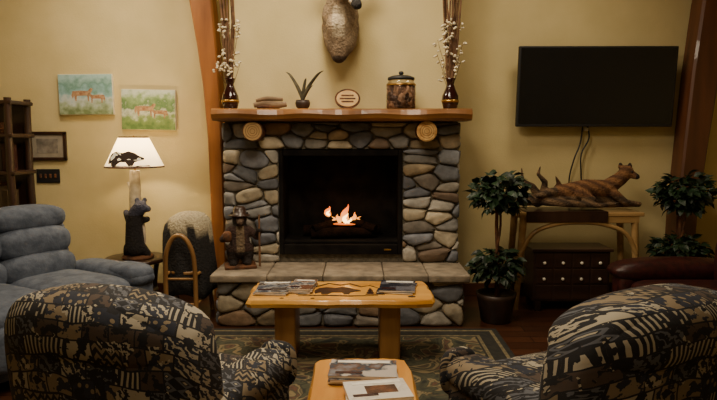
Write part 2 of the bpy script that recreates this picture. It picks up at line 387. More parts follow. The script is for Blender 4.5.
# firebox
mb=MB('gas_fireplace')
g=.003
mb.box((OX0+.02,5.12,(OZ0+OZ1)/2),(.034,.06,OZ1-OZ0-2*g),M_soot); mb.box((OX1-.02,5.12,(OZ0+OZ1)/2),(.034,.06,OZ1-OZ0-2*g),M_soot)
xm=(OX0+OX1)/2; W=OX1-OX0
mb.box((xm,5.12,OZ1-.03),(W-.08,.06,.05),M_soot); mb.box((xm,5.12,OZ0+.045),(W-.08,.06,.085),M_soot)
mb.box((.25,5.087,OZ0+.045),(.06,.004,.012),M_brass,bev=.001)
mb.box((xm,5.6,(OZ0+OZ1)/2),(W-.02,.02,OZ1-OZ0-.02),M_soot); mb.box((OX0+.015,5.37,(OZ0+OZ1)/2),(.02,.44,OZ1-OZ0-.02),M_soot); mb.box((OX1-.015,5.37,(OZ0+OZ1)/2),(.02,.44,OZ1-OZ0-.02),M_soot)
mb.box((xm,5.37,OZ1-.02),(W-.05,.44,.02),M_soot); mb.box((xm,5.37,OZ0+.1),(W-.05,.44,.02),M_soot)
M_log=noisemat('charred_log',srgb(14,10,8),srgb(34,22,16),scale=12,rough=.95,bump=.6,spec=.1)
for a,b,r in (((-.5,5.42,.66),(.2,5.46,.67),.05),((-.42,5.27,.655),(.12,5.3,.66),.045),((-.4,5.25,.70),(-.05,5.46,.75),.035),((.15,5.25,.70),(-.15,5.44,.76),.035),((-.3,5.4,.73),(.05,5.3,.74),.03)):
    mb.path([a,Vector(a).lerp(Vector(b),.5)+Vector((0,0,.008)),b],[r,r*1.08,r*.9],M_log,n=12,capmat=M_log)
m,nt,b=newmat('flame'); tc=N(nt,'ShaderNodeTexCoord'); sp=N(nt,'ShaderNodeSeparateXYZ'); nt.links.new(tc.outputs['Object'],sp.inputs[0])
cr=N(nt,'ShaderNodeValToRGB'); cr.color_ramp.elements[0].color=(1,.36,.06,1); cr.color_ramp.elements[1].color=(1,.10,.005,1)
mr=N(nt,'ShaderNodeMapRange'); mr.inputs['From Min'].default_value=.76; mr.inputs['From Max'].default_value=.91; nt.links.new(sp.outputs[2],mr.inputs['Value']); nt.links.new(mr.outputs[0],cr.inputs[0])
nt.links.new(cr.outputs[0],b.inputs['Emission Color']); b.inputs['Emission Strength'].default_value=2.6; b.inputs['Base Color'].default_value=(0,0,0,1)
M_flame=m
M_core=emit('flame_core',(1,.55,.16),8)
def flame(x,y,z,h,r,lean=0,mat=None,k=.35):
    P=[];Rr=[]
    for i in range(9):
        t=i/8; P.append((x+lean*t*t+.012*math.sin(t*7+x*40),y,z+h*t)); Rr.append(max(.0015,r*(math.sin(math.pi*min(1,t*.85+.15))**1.2)*(1-t*k)))
    mb.path(P,Rr,mat or M_flame,n=12,flat=.5)
for a in ((-.12,5.33,.74,.17,.05,.02),(-.06,5.34,.73,.11,.038,.04),(-.17,5.34,.73,.09,.038,-.02),(-.27,5.36,.80,.09,.04,.0),(-.01,5.35,.74,.06,.025,.03),(-.22,5.35,.74,.06,.025,-.01)): flame(*a)
flame(-.12,5.30,.745,.09,.028,.015,M_core); flame(-.08,5.31,.74,.05,.02,.01,M_core); flame(-.27,5.335,.81,.05,.016,0,M_core)
mb.sell((-.11,5.33,.735),(.13,.05,.01),emit('embers',(1,.16,.01),1.6),nu=20,nv=8)
mb.done()

# ---------------------------------------------------------------- deer shoulder mount
mb=MB('deer_shoulder_mount')
x0=-.15
shp=[]
for i in range(32):
    a=2*math.pi*i/32; shp.append((x0+.13*sgp(math.cos(a),.8),2.44+.22*sgp(math.sin(a),.8)))
mb.poly(shp,.03,M_bark,M=Matrix.Translation((0,5.215,0)))
hd=Vector((x0+.03,4.86,2.72)); nose=Vector((x0+.14,4.66,2.50))
caps=[((x0,5.14,2.42),(x0,5.08,2.5),.165,.16),((x0,5.13,2.34),(x0,5.04,2.27),.15,.12),((x0,5.04,2.27),(x0-.01,5.0,2.17),.115,.065),((x0,5.03,2.26),(x0-.02,4.97,2.4),.10,.10),((x0,5.07,2.5),(x0+.01,4.98,2.62),.15,.11),((x0+.01,4.98,2.62),hd,.11,.088),(hd,hd.lerp(nose,.45),.083,.062),(hd.lerp(nose,.45),nose,.058,.040),
 ((x0-.05,4.9,2.79),(x0-.13,4.9,2.85),.032,.036),((x0-.13,4.9,2.85),(x0-.19,4.9,2.88),.036,.012),((x0+.10,4.9,2.79),(x0+.18,4.91,2.84),.032,.036),((x0+.18,4.91,2.84),(x0+.24,4.92,2.87),.036,.012)]
def deerc(p):
    d=(p-nose).length
    if d<.05: return (.01,.008,.007)
    if d<.085: return srgb(170,156,134)
    if d<.24: return srgb(98,74,52)
    n=.9+.16*math.sin(p.x*70+p.z*30)*math.sin(p.z*55)
    if p.z<2.165: c=srgb(66,50,38)
    else:
        t=min(1,max(0,(p.z-2.165)/.2)); a=srgb(104,84,64); b=srgb(150,130,104)
        c=tuple(a[i]*(1-t)+b[i]*t for i in range(3))
    if p.y<5.0 and abs(p.x-x0+.01)<.05 and 2.3<p.z<2.55: c=srgb(176,160,134)
    return tuple(x*n for x in c)
mb.mesh(blob(caps,.012,3),M_fur,cf=deerc)
for s in (-1,1):
    b=hd+Vector((s*.04,.03,.07)); mb.path([b,b+Vector((s*.1,.06,.1)),b+Vector((s*.24,.02,.2)),b+Vector((s*.27,-.12,.32))],[.018,.016,.013,.005],M_drift,smoothn=4)
    mb.path([b+Vector((s*.1,.06,.1)),b+Vector((s*.08,0,.24))],[.011,.004],M_drift); mb.path([b+Vector((s*.24,.02,.2)),b+Vector((s*.2,-.02,.33))],[.011,.004],M_drift)
    mb.sell(hd.lerp(nose,.2)+Vector((s*.066,.0,.03)),(.015,.015,.015),M_black,nu=10,nv=8)
mb.done()

# ---------------------------------------------------------------- mantel items
ZM=1.7355
def vase(x,seed):
    mb=MB('vase_with_dried_branches')
    mb.lathe([(.045,0),(.058,.01),(.07,.06),(.066,.11),(.04,.17),(.03,.2),(.036,.235),(.046,.25),(.04,.25),(.026,.2)],M_vase)
    mb.lathe([(.0705,.055),(.072,.065),(.0705,.075)],M_brass)
    rnd=random.Random(seed)
    for i in range(12):
        a=rnd.uniform(0,6.28); l=.035*rnd.random(); P=[(0,0,.1)]; 
        for t in range(1,7): P.append((l*math.cos(a)*t*.5+rnd.uniform(-.012,.012)+ .01*math.cos(a),l*math.sin(a)*t*.3+rnd.uniform(-.01,.01),.1+t*.2))
        mb.path(P,[.008]*6+[.004],M_twig,n=6,smoothn=2)
    for i in range(30):
        a=rnd.uniform(0,6.28); rr=rnd.uniform(.02,.12); z=rnd.uniform(.3,.72); e=Vector((rr*math.cos(a),rr*.7*math.sin(a),z))
        mb.path([(0,0,.2),(e.x*.4,e.y*.4,z*.6),e],[.003,.002,.002],M_twig,n=5,smoothn=2)
        for q in range(3):
            p=e+Vector((rnd.uniform(-.025,.025),rnd.uniform(-.02,.02),rnd.uniform(-.07,.02)))
            for u in range(2): mb.sell(p+Vector((rnd.uniform(-.008,.008),rnd.uniform(-.008,.008),rnd.uniform(-.008,.008))),(.011,.011,.009),M_cotton,nu=7,nv=5)
    return mb.done(loc=(x,5.0,ZM))
vase(-1.055,1); vase(.755,2)
mb=MB('driftwood_ornament')
mb.path([(-.13,0,.03),(-.05,.01,.045),(.05,-.01,.035),(.14,0,.04)],[.02,.03,.03,.02],M_drift,smoothn=4); mb.path([(-.11,0,.07),(-.02,.0,.085),(.11,0,.08)],[.014,.02,.014],M_drift,smoothn=4); mb.path([(-.1,0,.018),(0,-.02,.02),(.08,.01,.016)],[.015,.018,.012],M_bark,smoothn=3)
mb.done(loc=(-.73,4.98,ZM))
mb=MB('potted_air_plant')
mb.lathe([(.035,0),(.055,.02),(.062,.05),(.055,.075),(.045,.07)],M_pot)
M_blade=noisemat('dusty_leaf',srgb(56,52,40),srgb(92,84,62),scale=20,rough=.7)
for ax,l,hh in ((-.12,1,.25),(.03,1,.2),(.16,1,.26),(-.05,1,.15),(.08,1,.14)):
    P=[(0,0,.06),(ax*.3,-.01,.06+hh*.45),(ax*.8,-.02,.06+hh*.85),(ax*1.1,-.03,.05+hh)]
    mb.path(P,[.008,.019,.013,.001],M_blade,n=8,smoothn=4,flat=.35)
mb.done(loc=(-.46,5.0,ZM))
mb=MB('oval_wood_plaque')
def ell(a,b,n=32): return [(a*math.cos(2*math.pi*i/n),b*math.sin(2*math.pi*i/n)) for i in range(n)]
T=Matrix.Translation((0,0,.085))@Matrix.Rotation(R(-10),4,'X')
mb.poly(ell(.105,.082),.02,M_bark,M=T); mb.poly(ell(.09,.067),.01,M_end,M=T@Matrix.Translation((0,-.006,0)))
for zz_,ww_ in ((.025,.05),(.0,.065),(-.025,.05)): mb.box((0,-.001,0),(ww_*2,.003,.009),M_bark,bev=0) if False else mb.poly([(-ww_,zz_-.005),(ww_,zz_-.005),(ww_,zz_+.006),(-ww_,zz_+.006)],.003,M_bark,M=T@Matrix.Translation((0,-.009,0)))
mb.box((0,.05,.03),(.04,.1,.012),M_bark); mb.box((0,.0,.006),(.08,.06,.012),M_bark)
mb.done(loc=(-.09,4.97,ZM))
mg,nt,b=newmat('jar_glass'); b.inputs['Base Color'].default_value=(.95,.95,.93,1); b.inputs['Roughness'].default_value=.03; b.inputs['Transmission Weight'].default_value=1; b.inputs['IOR'].default_value=1.3
mb=MB('glass_jar')
mb.lathe([(.105,0),(.12,.01),(.12,.2),(.105,.225),(.1,.235)],mg,n=36)
def jc():
    m,nt,b=newmat('jar_contents'); tc=N(nt,'ShaderNodeTexCoord'); v=N(nt,'ShaderNodeTexVoronoi'); v.inputs['Scale'].default_value=32; nt.links.new(tc.outputs['Object'],v.inputs['Vector'])
    s=N(nt,'ShaderNodeSeparateColor'); nt.links.new(v.outputs['Color'],s.inputs[0]); cr=N(nt,'ShaderNodeValToRGB'); cr.color_ramp.elements[0].color=c4(srgb(60,34,26)); cr.color_ramp.elements[1].color=c4(srgb(170,130,100)); nt.links.new(s.outputs[0],cr.inputs[0]); nt.links.new(cr.outputs[0],b.inputs['Base Color'])
    bp=N(nt,'ShaderNodeBump'); bp.invert=True; bp.inputs['Distance'].default_value=.02; nt.links.new(v.outputs['Distance'],bp.inputs['Height']); nt.links.new(bp.outputs[0],b.inputs['Normal']); return m
mb.lathe([(.1,.01),(.113,.02),(.113,.185),(.09,.2),(.02,.205)],jc(),n=30)
mb.lathe([(.108,.236),(.112,.245),(.108,.258),(.07,.272),(.02,.278)],M_black,n=30); mb.lathe([(.008,.276),(.022,.29),(.018,.305),(.004,.31)],M_black,n=14)
mb.lathe([(.1215,.19),(.1225,.196),(.1215,.202)],M_brass,n=30)
mb.done(loc=(.35,5.0,ZM))

# ---------------------------------------------------------------- wall pictures
def canvas(name,cx,cz,w,h,seed,tilt=0):
    m,nt,b=newmat('wildlife_print_%d'%seed); tc=N(nt,'ShaderNodeTexCoord'); sp=N(nt,'ShaderNodeSeparateXYZ'); nt.links.new(tc.outputs['Object'],sp.inputs[0])
    no=N(nt,'ShaderNodeTexNoise'); no.inputs['Scale'].default_value=16; no.inputs['Detail'].default_value=5; nt.links.new(tc.outputs['Object'],no.inputs['Vector'])
    z=mth(nt,'ADD',mth(nt,'MULTIPLY',sp.outputs[2],1/h),mth(nt,'MULTIPLY',mth(nt,'SUBTRACT',no.outputs['Fac'],.5),.9))
    mr=mth(nt,'ADD',z,.5); cr=N(nt,'ShaderNodeValToRGB'); e=cr.color_ramp
    L=[(0,srgb(110,128,84)),(.2,srgb(160,176,146)),(.38,srgb(196,206,202)),(.55,srgb(142,182,184)),(.72,srgb(110,152,140)),(1,srgb(166,200,196))] if seed==1 else [(0,srgb(88,120,64)),(.25,srgb(130,156,92)),(.45,srgb(212,216,200)),(.6,srgb(100,134,80)),(.8,srgb(146,172,120)),(1,srgb(206,214,196))]
    e.elements[0].color=c4(L[0][1]); e.elements[1].color=c4(L[-1][1])
    for p,c in L[1:-1]: e.elements.new(p).color=c4(c)
    nt.links.new(mr,cr.inputs[0]); nt.links.new(cr.outputs[0],b.inputs['Base Color']); b.inputs['Roughness'].default_value=.6
    mb=MB(name); mb.box((0,0,0),(w,.035,h),M_white,bev=.003); mb.box((0,-.0185,0),(w-.006,.003,h-.006),m,bev=0)
    mo=noisemat('print_animal_%d'%seed,srgb(150,104,70),srgb(196,160,120),scale=30,rough=.7,bump=0)
    D=[(-.1,-.01),(-.09,.03),(-.02,.035),(.05,.03),(.08,.06),(.1,.05),(.085,.02),(.06,-.005),(.062,-.06),(.05,-.06),(.045,-.01),(-.05,-.012),(-.055,-.06),(-.067,-.06),(-.075,-.01),(-.09,-.04)]
    mb.poly(D,.002,mo,M=Matrix.Translation((-.03,-.0215,.0))); 
    mb.poly([(p[0]*-.8,p[1]*.8) for p in D][::-1],.002,mo,M=Matrix.Translation((.1,-.0215,-.03)))
    return mb.done(loc=(cx,5.63,cz),rot=(0,tilt,0))
canvas('canvas_picture',-2.52,1.90,.50,.37,1,R(-.5)); canvas('canvas_picture',-1.945,1.76,.50,.37,2,R(1))
mb=MB('framed_photo')
for a in ((0,.12,.36,.03),(0,-.12,.36,.03)): mb.box((a[0],0,a[1]),(a[2],.025,a[3]),M_dkwood)
for x in (-.165,.165): mb.box((x,0,0),(.03,.025,.26),M_dkwood)
mb.box((0,.004,0),(.31,.01,.22),noisemat('photo_mat',srgb(140,132,116),srgb(160,150,132),scale=12,bump=0),bev=0); mb.box((0,-.002,0),(.2,.004,.13),noisemat('photo_grey',srgb(90,84,76),srgb(150,142,128),scale=12,bump=0),bev=0)
mb.done(loc=(-2.91,5.635,1.425))
mb=MB('light_switch_plate'); mb.box((0,0,0),(.22,.012,.13),M_black,bev=.004)
for x in (-.07,-.023,.023,.07): mb.box((x,-.01,0),(.02,.014,.04),M_bark)
mb.done(loc=(-2.92,5.643,1.145))
mb=MB('wooden_shelf_unit')
for x in (-.3,.3):
    for y in (-.15,.15): mb.path([(x,y,0),(x+.01,y,.6),(x-.01,y,1.2),(x,y,1.84)],[.035,.03,.034,.03],M_dkwood,n=10,smoothn=3)
for z in (.15,.5,.85,1.2,1.52,1.8): mb.box((0,0,z),(.68,.36,.035),M_dkwood,bev=.01)
mb.box((0,.165,.95),(.62,.012,1.7),M_dkwood)
rnd=random.Random(3)
MBK=[plain('spine%d'%i,c,rough=.6) for i,c in enumerate((srgb(60,50,44),srgb(84,70,50),srgb(40,52,50),srgb(70,40,34)))]
for z in (.868,1.218):
    x=-.24
    while x<.2:
        w=rnd.uniform(.02,.045); hh=rnd.uniform(.17,.25); mb.box((x+w/2,0,z+hh/2),(w-.003,.18,hh),rnd.choice(MBK),bev=.002); x+=w
mb.lathe([(.05,0),(.07,.05),(.05,.12),(.03,.15),(.035,.17)],M_pot,c=(-.1,0,1.537)); mb.lathe([(.06,0),(.065,.08),(.05,.1)],M_bark,c=(.14,0,1.537))
mb.box((0,0,.6),(.4,.25,.16),M_bark,bev=.02)
mb.done(loc=(-3.25,5.25,0))

# ---------------------------------------------------------------- lamp, side table
mb=MB('side_table')
mb.lathe([(.25,.42),(.265,.43),(.265,.45),(.25,.46)],M_dkwood,n=36)
for i in range(4):
    a=math.pi/4+i*math.pi/2; mb.path([(.2*math.cos(a),.2*math.sin(a),.42),(.17*math.cos(a),.17*math.sin(a),.2),(.21*math.cos(a),.21*math.sin(a),0)],[.025,.02,.022],M_dkwood,smoothn=3)
mb.lathe([(.18,.15),(.18,.17)],M_dkwood); mb.done(loc=(-1.96,5.2,0))
mb=MB('bear_table_lamp')
mb.lathe([(.13,0),(.135,.012),(.12,.03),(.06,.04)],M_bark,n=30)
M_birch=noisemat('birch_trunk',srgb(150,138,118),srgb(212,202,180),scale=10,rough=.8,bump=.3)
mb.path([(0,0,.03),(.01,0,.25),(-.005,0,.5),(0,0,.76)],[.07,.06,.05,.042],M_birch,n=14,smoothn=4)
mb.path([(-.0,0,.52),(-.03,-.01,.6),(-.06,0,.66)],[.035,.022,.014],M_birch,n=10,smoothn=3)
bear=blob([((-.0,-.06,.1),(.0,-.07,.3),.085,.07),((0,-.07,.3),(.02,-.07,.4),.07,.06),((.02,-.07,.4),(.065,-.08,.45),.062,.062),((.065,-.08,.45),(.13,-.09,.44),.045,.03),((.035,-.07,.51),(.035,-.07,.517),.022,.02),((.09,-.04,.51),(.09,-.04,.515),.022,.02),
 ((-.04,-.06,.33),(-.08,-.02,.40),.034,.028),((.04,-.05,.33),(.09,.0,.34),.034,.028),((-.05,-.06,.1),(-.085,-.02,.045),.05,.035),((.05,-.06,.1),(.09,-.03,.045),.05,.035)],.009,3)
mb.mesh(bear,M_fur,cf=lambda p: srgb(66,68,86) if p.z>.39 else srgb(32,28,28))
zs0,zs1,r0,r1=.79,1.05,.245,.12
m,nt,b=newmat('lampshade_paper'); tr=N(nt,'ShaderNodeBsdfTranslucent'); tr.inputs['Color'].default_value=(1,.86,.6,1); b.inputs['Base Color'].default_value=(.9,.8,.6,1); b.inputs['Roughness'].default_value=.9
b.inputs['Emission Color'].default_value=(1,.80,.48,1); b.inputs['Emission Strength'].default_value=1.2
mx=N(nt,'ShaderNodeMixShader'); mx.inputs[0].default_value=.5; nt.links.new(b.outputs[0],mx.inputs[1]); nt.links.new(tr.outputs[0],mx.inputs[2]); nt.links.new(mx.outputs[0],nt.nodes['Material Output'].inputs[0])
def ring(prof,mat,n=48):
    v=[];f=[]
    for r,z in prof:
        for i in range(n): a=2*math.pi*i/n; v.append((r*math.cos(a),r*math.sin(a),z))
    for j in range(len(prof)-1):
        for i in range(n): f.append([j*n+i,j*n+(i+1)%n,(j+1)*n+(i+1)%n,(j+1)*n+i])
    mb.add(v,f,mat)
ring([(r0,zs0),(r1,zs1)],m); ring([(r0+.002,zs0-.002),(r0-.004,zs0+.012)],M_bark); ring([(r1+.006,zs1-.012),(r1+.002,zs1+.002)],M_bark)
def onshade(pts,mat):
    cc=Vector((sum(p[0] for p in pts)/len(pts),sum(p[1] for p in pts)/len(pts)))
    def mp(p):
        z=zs0+p[1]; r=r0+(r1-r0)*(z-zs0)/(zs1-zs0)+.003; a=-math.pi/2+p[0]/r; return (r*math.cos(a),r*math.sin(a),z)
    n=len(pts); v=[mp(p) for p in pts]+[mp(((p[0]+cc.x)/2,(p[1]+cc.y)/2)) for p in pts]+[mp(cc)]
    f=[[i,(i+1)%n,n+(i+1)%n,n+i] for i in range(n)]+[[n+i,n+(i+1)%n,2*n] for i in range(n)]
    mb.add(v,f,mat)
M_sil=plain('silhouette_brown',srgb(44,28,18),rough=.9)
BEAR=[(-.17,.03),(-.18,.08),(-.15,.12),(-.10,.135),(-.03,.125),(.02,.14),(.07,.125),(.11,.1),(.15,.085),(.155,.07),(.11,.06),(.08,.05),(.07,.02),(.035,.02),(.02,.05),(-.05,.05),(-.08,.02),(-.125,.02),(-.13,.05)]
onshade(BEAR,M_sil)
onshade([(-.22,.015),(-.1,.025),(.05,.018),(.2,.025),(.22,.015),(.1,.012),(-.1,.012)],M_sil)
mb.path([(0,0,.72),(0,0,.95)],.008,M_brass); mb.sell((0,0,.88),(.03,.03,.045),emit('bulb',(1,.8,.5),10),nu=14,nv=10)
for i in range(3):
    a=i*2.094; mb.path([(0,0,1.04),(r1*.99*math.cos(a),r1*.99*math.sin(a),1.045)],.003,M_brass,n=6)
mb.path([(0,0,.95),(0,0,1.06)],.005,M_brass)
mb.done(loc=(-1.92,5.15,.4615))

# ---------------------------------------------------------------- upholstered chairs
def armchair(name,loc,rz):
    mat=M_fab; mb=MB(name)
    def wrap(p):
        p=p.copy(); p.y+=.5*p.x*p.x-.10*(p.z)
        if p.z<0: p.x*=1-.06*(-p.z)/.4
        return p
    mb.sell((0,-.33,.54),(.42,.14,.41),mat,e1=.55,e2=.42,nu=48,nv=30,fn=wrap)
    mb.sell((0,-.34,.83),(.40,.17,.135),mat,e1=.8,e2=.55,nu=44,nv=20,fn=lambda p:Vector((p.x,p.y+.5*p.x*p.x,p.z-.35*p.x*p.x)))
    mb.sell((0,-.19,.62),(.33,.12,.17),mat,e1=.7,e2=.5)
    mb.sell((0,.08,.38),(.3,.37,.11),mat,e1=.5,e2=.3)
    mb.sell((0,.1,.23),(.34,.36,.15),mat,e1=.2,e2=.2)
    for s in (-1,1):
        mb.sell((s*.34,.06,.30),(.085,.37,.24),mat,e1=.25,e2=.3)
        mb.sell((s*.345,.07,.475),(.10,.39,.085),mat,e1=.8,e2=.45,rot=(R(-3),0,0))
        mb.sell((s*.345,.43,.44),(.095,.045,.11),mat,e1=.7,e2=.8)
        for y in (-.25,.36): mb.box((s*.3,y,.05),(.06,.06,.1),M_dkwood,bev=.008)
    return mb.done(loc=loc,rot=(0,0,rz))
armchair('armchair',(-.84,2.42,.0065),R(-18)); armchair('armchair',(.95,2.39,.0065),R(25))
mb=MB('reclining_loveseat')
w=.5
for i in (-1,1):
    for z,h,y in ((.56,.13,-.30),(.74,.13,-.35),(.91,.10,-.40)):
        mb.sell((i*w*.52,y,z),(.28,.15,h),M_denim,e1=.75,e2=.55)
    mb.sell((i*w*.52,.08,.42),(.275,.4,.12),M_denim,e1=.6,e2=.35)
    mb.sell((i*w*.52,.44,.28),(.27,.08,.15),M_denim,e1=.6,e2=.35)
mb.sell((0,-.44,.54),(.58,.13,.41),M_denim,e1=.35,e2=.25,fn=lambda p:Vector((p.x,p.y-.12*p.z,p.z)))
mb.sell((0,0,.22),(.56,.42,.17),M_denim,e1=.2,e2=.2)
for s in (-1,1):
    mb.sell((s*.64,.0,.28),(.105,.42,.25),M_denim,e1=.3,e2=.3); mb.sell((s*.64,.02,.48),(.125,.43,.09),M_denim,e1=.8,e2=.5)
    mb.sell((s*.64,.26,.51),(.115,.18,.075),M_denim,e1=.8,e2=.6)
    for y in (-.35,.4): mb.box((s*.6,y-.04,.03),(.07,.07,.06),M_dkwood)
mb.done(loc=(-2.24,3.95,0),rot=(0,0,R(-120)))
mb=MB('leather_sofa')
for i in (-1,1):
    mb.sell((i*.42,.06,.4),(.41,.38,.11),M_leather,e1=.5,e2=.3); mb.sell((i*.42,-.3,.62),(.41,.14,.24),M_leather,e1=.5,e2=.4)
mb.sell((0,0,.2),(.9,.42,.17),M_leather,e1=.2,e2=.2); mb.sell((0,-.42,.45),(.9,.11,.4),M_leather,e1=.3,e2=.25)
for s in (-1,1):
    mb.sell((s*.93,.0,.30),(.1,.46,.25),M_leather,e1=.3,e2=.3); mb.sell((s*.94,.02,.52),(.135,.48,.10),M_leather,e1=.9,e2=.45)
    for y in (-.38,.38): mb.box((s*.85,y,.03),(.07,.07,.07),M_dkwood)
mb.done(loc=(2.37,3.45,0),rot=(0,0,R(90)))

# ---------------------------------------------------------------- tables
def livetop(mb,x0,x1,y0,y1,z,th,mat,seed,rc=.04,amp=.008):
    P=[]
    def seg(a,b,n):
        for i in range(n): P.append(Vector(a).lerp(Vector(b),i/n))
    seg((x0+rc,y0),(x1-rc,y0),16); seg((x1-rc*.3,y0+rc*.3),(x1,y0+rc),2); seg((x1,y0+rc),(x1,y1-rc),8); seg((x1-rc*.3,y1-rc*.3),(x1-rc,y1),2)
    seg((x1-rc,y1),(x0+rc,y1),16); seg((x0+rc*.3,y1-rc*.3),(x0,y1-rc),2); seg((x0,y1-rc),(x0,y0+rc),8); P.append(Vector((x0+rc*.3,y0+rc*.3)))
    c=Vector(((x0+x1)/2,(y0+y1)/2)); n=len(P); v=[]
    off=[amp*(math.sin(i*.9+seed)+.6*math.sin(i*2.1)) for i in range(n)]
    for k,dz in ((-.006,z),(0,z-.006),(.012,z-th*.5),(0,z-th)):
        for i,p in enumerate(P):
            d=(p-c).normalized(); q=p+d*(k+off[i]); v.append((q.x,q.y,dz))
    f=[[j*n+i,j*n+(i+1)%n,(j+1)*n+(i+1)%n,(j+1)*n+i] for j in range(3) for i in range(n)]
    mb.add(v,f,mat,smooth=False); mb.add(v[:n],[list(range(n))],mat,smooth=False); mb.add(v[-n:],[list(range(n))],mat,smooth=False)
mb=MB('coffee_table')
livetop(mb,-.73,.49,3.77,4.29,.455,.05,M_table,2,rc=.05)
for x in (-.49,.21):
    mb.box((x,4.04,.203),(.14,.32,.405),M_tleg,bev=.02,seg=3)
def flat(pts,mat,cx,cy,z=.4575,s=1):
    mb.add([(cx+p[0]*s,cy+p[1]*s,z) for p in pts]+[(cx+p[0]*s,cy+p[1]*s,z-.003) for p in pts],[list(range(len(pts)))]+[[i,(i+1)%len(pts),len(pts)+(i+1)%len(pts),len(pts)+i] for i in range(len(pts))],mat,smooth=False)
def stroke(P,w):
    P=[Vector(p) for p in P]; L=[];Rr=[]
    for i,p in enumerate(P):
        d=(P[min(i+1,len(P)-1)]-P[max(i-1,0)]).normalized(); nrm=Vector((-d.y,d.x)); t=i/(len(P)-1); ww=w*(.25+math.sin(math.pi*t)); L.append(p+nrm*ww); Rr.append(p-nrm*ww)
    for i in range(len(P)-1): flat([L[i],L[i+1],Rr[i+1],Rr[i]],M_burn,-.13,4.03)
flat([(p[0]*.95,p[1]*1.6-.14) for p in BEAR],M_burn,-.13,4.03)
stroke([(-.27,-.15),(-.1,-.135),(.08,-.155),(.26,-.14)],.010)
stroke([(-.29,.03),(-.22,.13),(-.17,.09),(-.08,.19),(.0,.14),(.07,.18),(.15,.09),(.21,.13),(.29,.02)],.009)
for tx in (-.25,.21,.27):
    for q in range(3): flat([(-.035+q*.008,q*.05-.11),(.035-q*.008,q*.05-.11),(0,q*.05-.03)],M_burn,-.13+tx,4.02)
for x,y,s in ((-.62,4.22,.02),(.35,3.86,.025),(-.3,3.82,.014),(-.5,3.82,.014)): flat(ell(1,.7,14),M_burn,x,y,s=s)
mb.done(loc=(0,0,.0065))
mb=MB('pine_bench_table')
livetop(mb,-.2,.235,1.9,2.75,.455,.05,M_tabley,5,rc=.06,amp=.004)
for y in (2.05,2.6): mb.box((.02,y,.203),(.3,.13,.405),M_tleg,bev=.02,seg=3)
mb.box((.02,2.33,.16),(.06,.5,.1),M_tleg,bev=.01)
mb.done(loc=(0,0,.0065))
def cover(name,cols,scale=9):
    m,nt,b=newmat(name); tc=N(nt,'ShaderNodeTexCoord'); no=N(nt,'ShaderNodeTexNoise'); no.inputs['Scale'].default_value=scale; no.inputs['Detail'].default_value=3; nt.links.new(tc.outputs['Object'],no.inputs['Vector'])
    cr=N(nt,'ShaderNodeValToRGB'); e=cr.color_ramp; e.elements[0].position=.3; e.elements[0].color=c4(cols[0]); e.elements[1].position=.44; e.elements[1].color=c4(cols[1])
    for i,c in enumerate(cols[2:]): e.elements.new(.5+.06*i).color=c4(c)
    nt.links.new(no.outputs['Fac'],cr.inputs[0]); nt.links.new(cr.outputs[0],b.inputs['Base Color']); b.inputs['Roughness'].default_value=.25; return m
def magazine(loc,rz,w,d,n,cols,nm='magazine',th=.011,photo=None):
    mb=MB(nm); z=0
    for i in range(n):
        a=R(6)*(i%2)
        mb.box((0,0,z+th/2),(w,d,th-.002),M_paper,bev=.001,rot=(0,0,a)); mb.box((0,0,z+th-.0005),(w+.002,d+.002,.0015),cover('cover',cols,8+i),bev=0,rot=(0,0,a)); 
        if i==n-1: 
            mb.box((0,d*.36,z+th+.0008),(w*.8,d*.13,.001),M_paper,bev=0,rot=(0,0,a)); mb.box((-w*.2,-d*.3,z+th+.0008),(w*.4,d*.12,.001),M_leather,bev=0,rot=(0,0,a))
            if photo: mb.box((w*.06,0,z+th+.0008),(w*.5,d*.4,.001),photo,bev=0,rot=(0,0,a))
        z+=th+.0006
    return mb.done(loc=loc,rot=(0,0,rz))
ZT=.465
gc=[srgb(50,52,60),srgb(90,94,104),srgb(160,158,156),srgb(80,72,68)]
magazine((-.58,4.03,ZT),R(-4),.22,.30,2,gc); magazine((-.385,4.06,ZT),R(-8),.16,.27,3,[srgb(130,130,132),srgb(80,84,94),srgb(180,170,160),srgb(110,76,60)])
magazine((.27,4.06,ZT),R(-12),.24,.29,2,[srgb(18,20,28),srgb(48,48,58),srgb(30,30,38),srgb(90,90,100)])
magazine((.02,2.53,ZT),R(-3),.29,.19,3,[srgb(130,136,146),srgb(100,78,66),srgb(60,74,88),srgb(180,172,164)],th=.012)
magazine((.075,2.29,ZT),R(4),.25,.18,2,[srgb(206,202,192),srgb(216,212,204),srgb(196,190,178),srgb(210,204,194)],'book',th=.022,photo=M_bark)
mb=MB('area_rug')
rx0,rx1,ry0,ry1=-1.25,1.08,1.9,4.6
fr=[(0,M_rugd),(.04,M_rugt),(.065,M_rugd),(.16,M_rugt),(.185,M_rugd),(.2,M_rug)]
for i,(o,m) in enumerate(fr):
    a,b,c,d=rx0+o,rx1-o,ry0+o,ry1-o; z=.006
    if i<len(fr)-1:
        q=fr[i+1][0]; e,f_,g_,h_=rx0+q,rx1-q,ry0+q,ry1-q
        mb.add([(a,c,z),(b,c,z),(b,d,z),(a,d,z),(e,g_,z),(f_,g_,z),(f_,h_,z),(e,h_,z)],[[0,1,5,4],[1,2,6,5],[2,3,7,6],[3,0,4,7]],m,smooth=False)
    else: mb.add([(a,c,z),(b,c,z),(b,d,z),(a,d,z)],[[0,1,2,3]],m,smooth=False)
mb.add([(rx0,ry0,z),(rx1,ry0,z),(rx1,ry1,z),(rx0,ry1,z),(rx0,ry0,0),(rx1,ry0,0),(rx1,ry1,0),(rx0,ry1,0)],[[0,1,5,4],[1,2,6,5],[2,3,7,6],[3,0,4,7]],M_rugd,smooth=False)
mb.done()

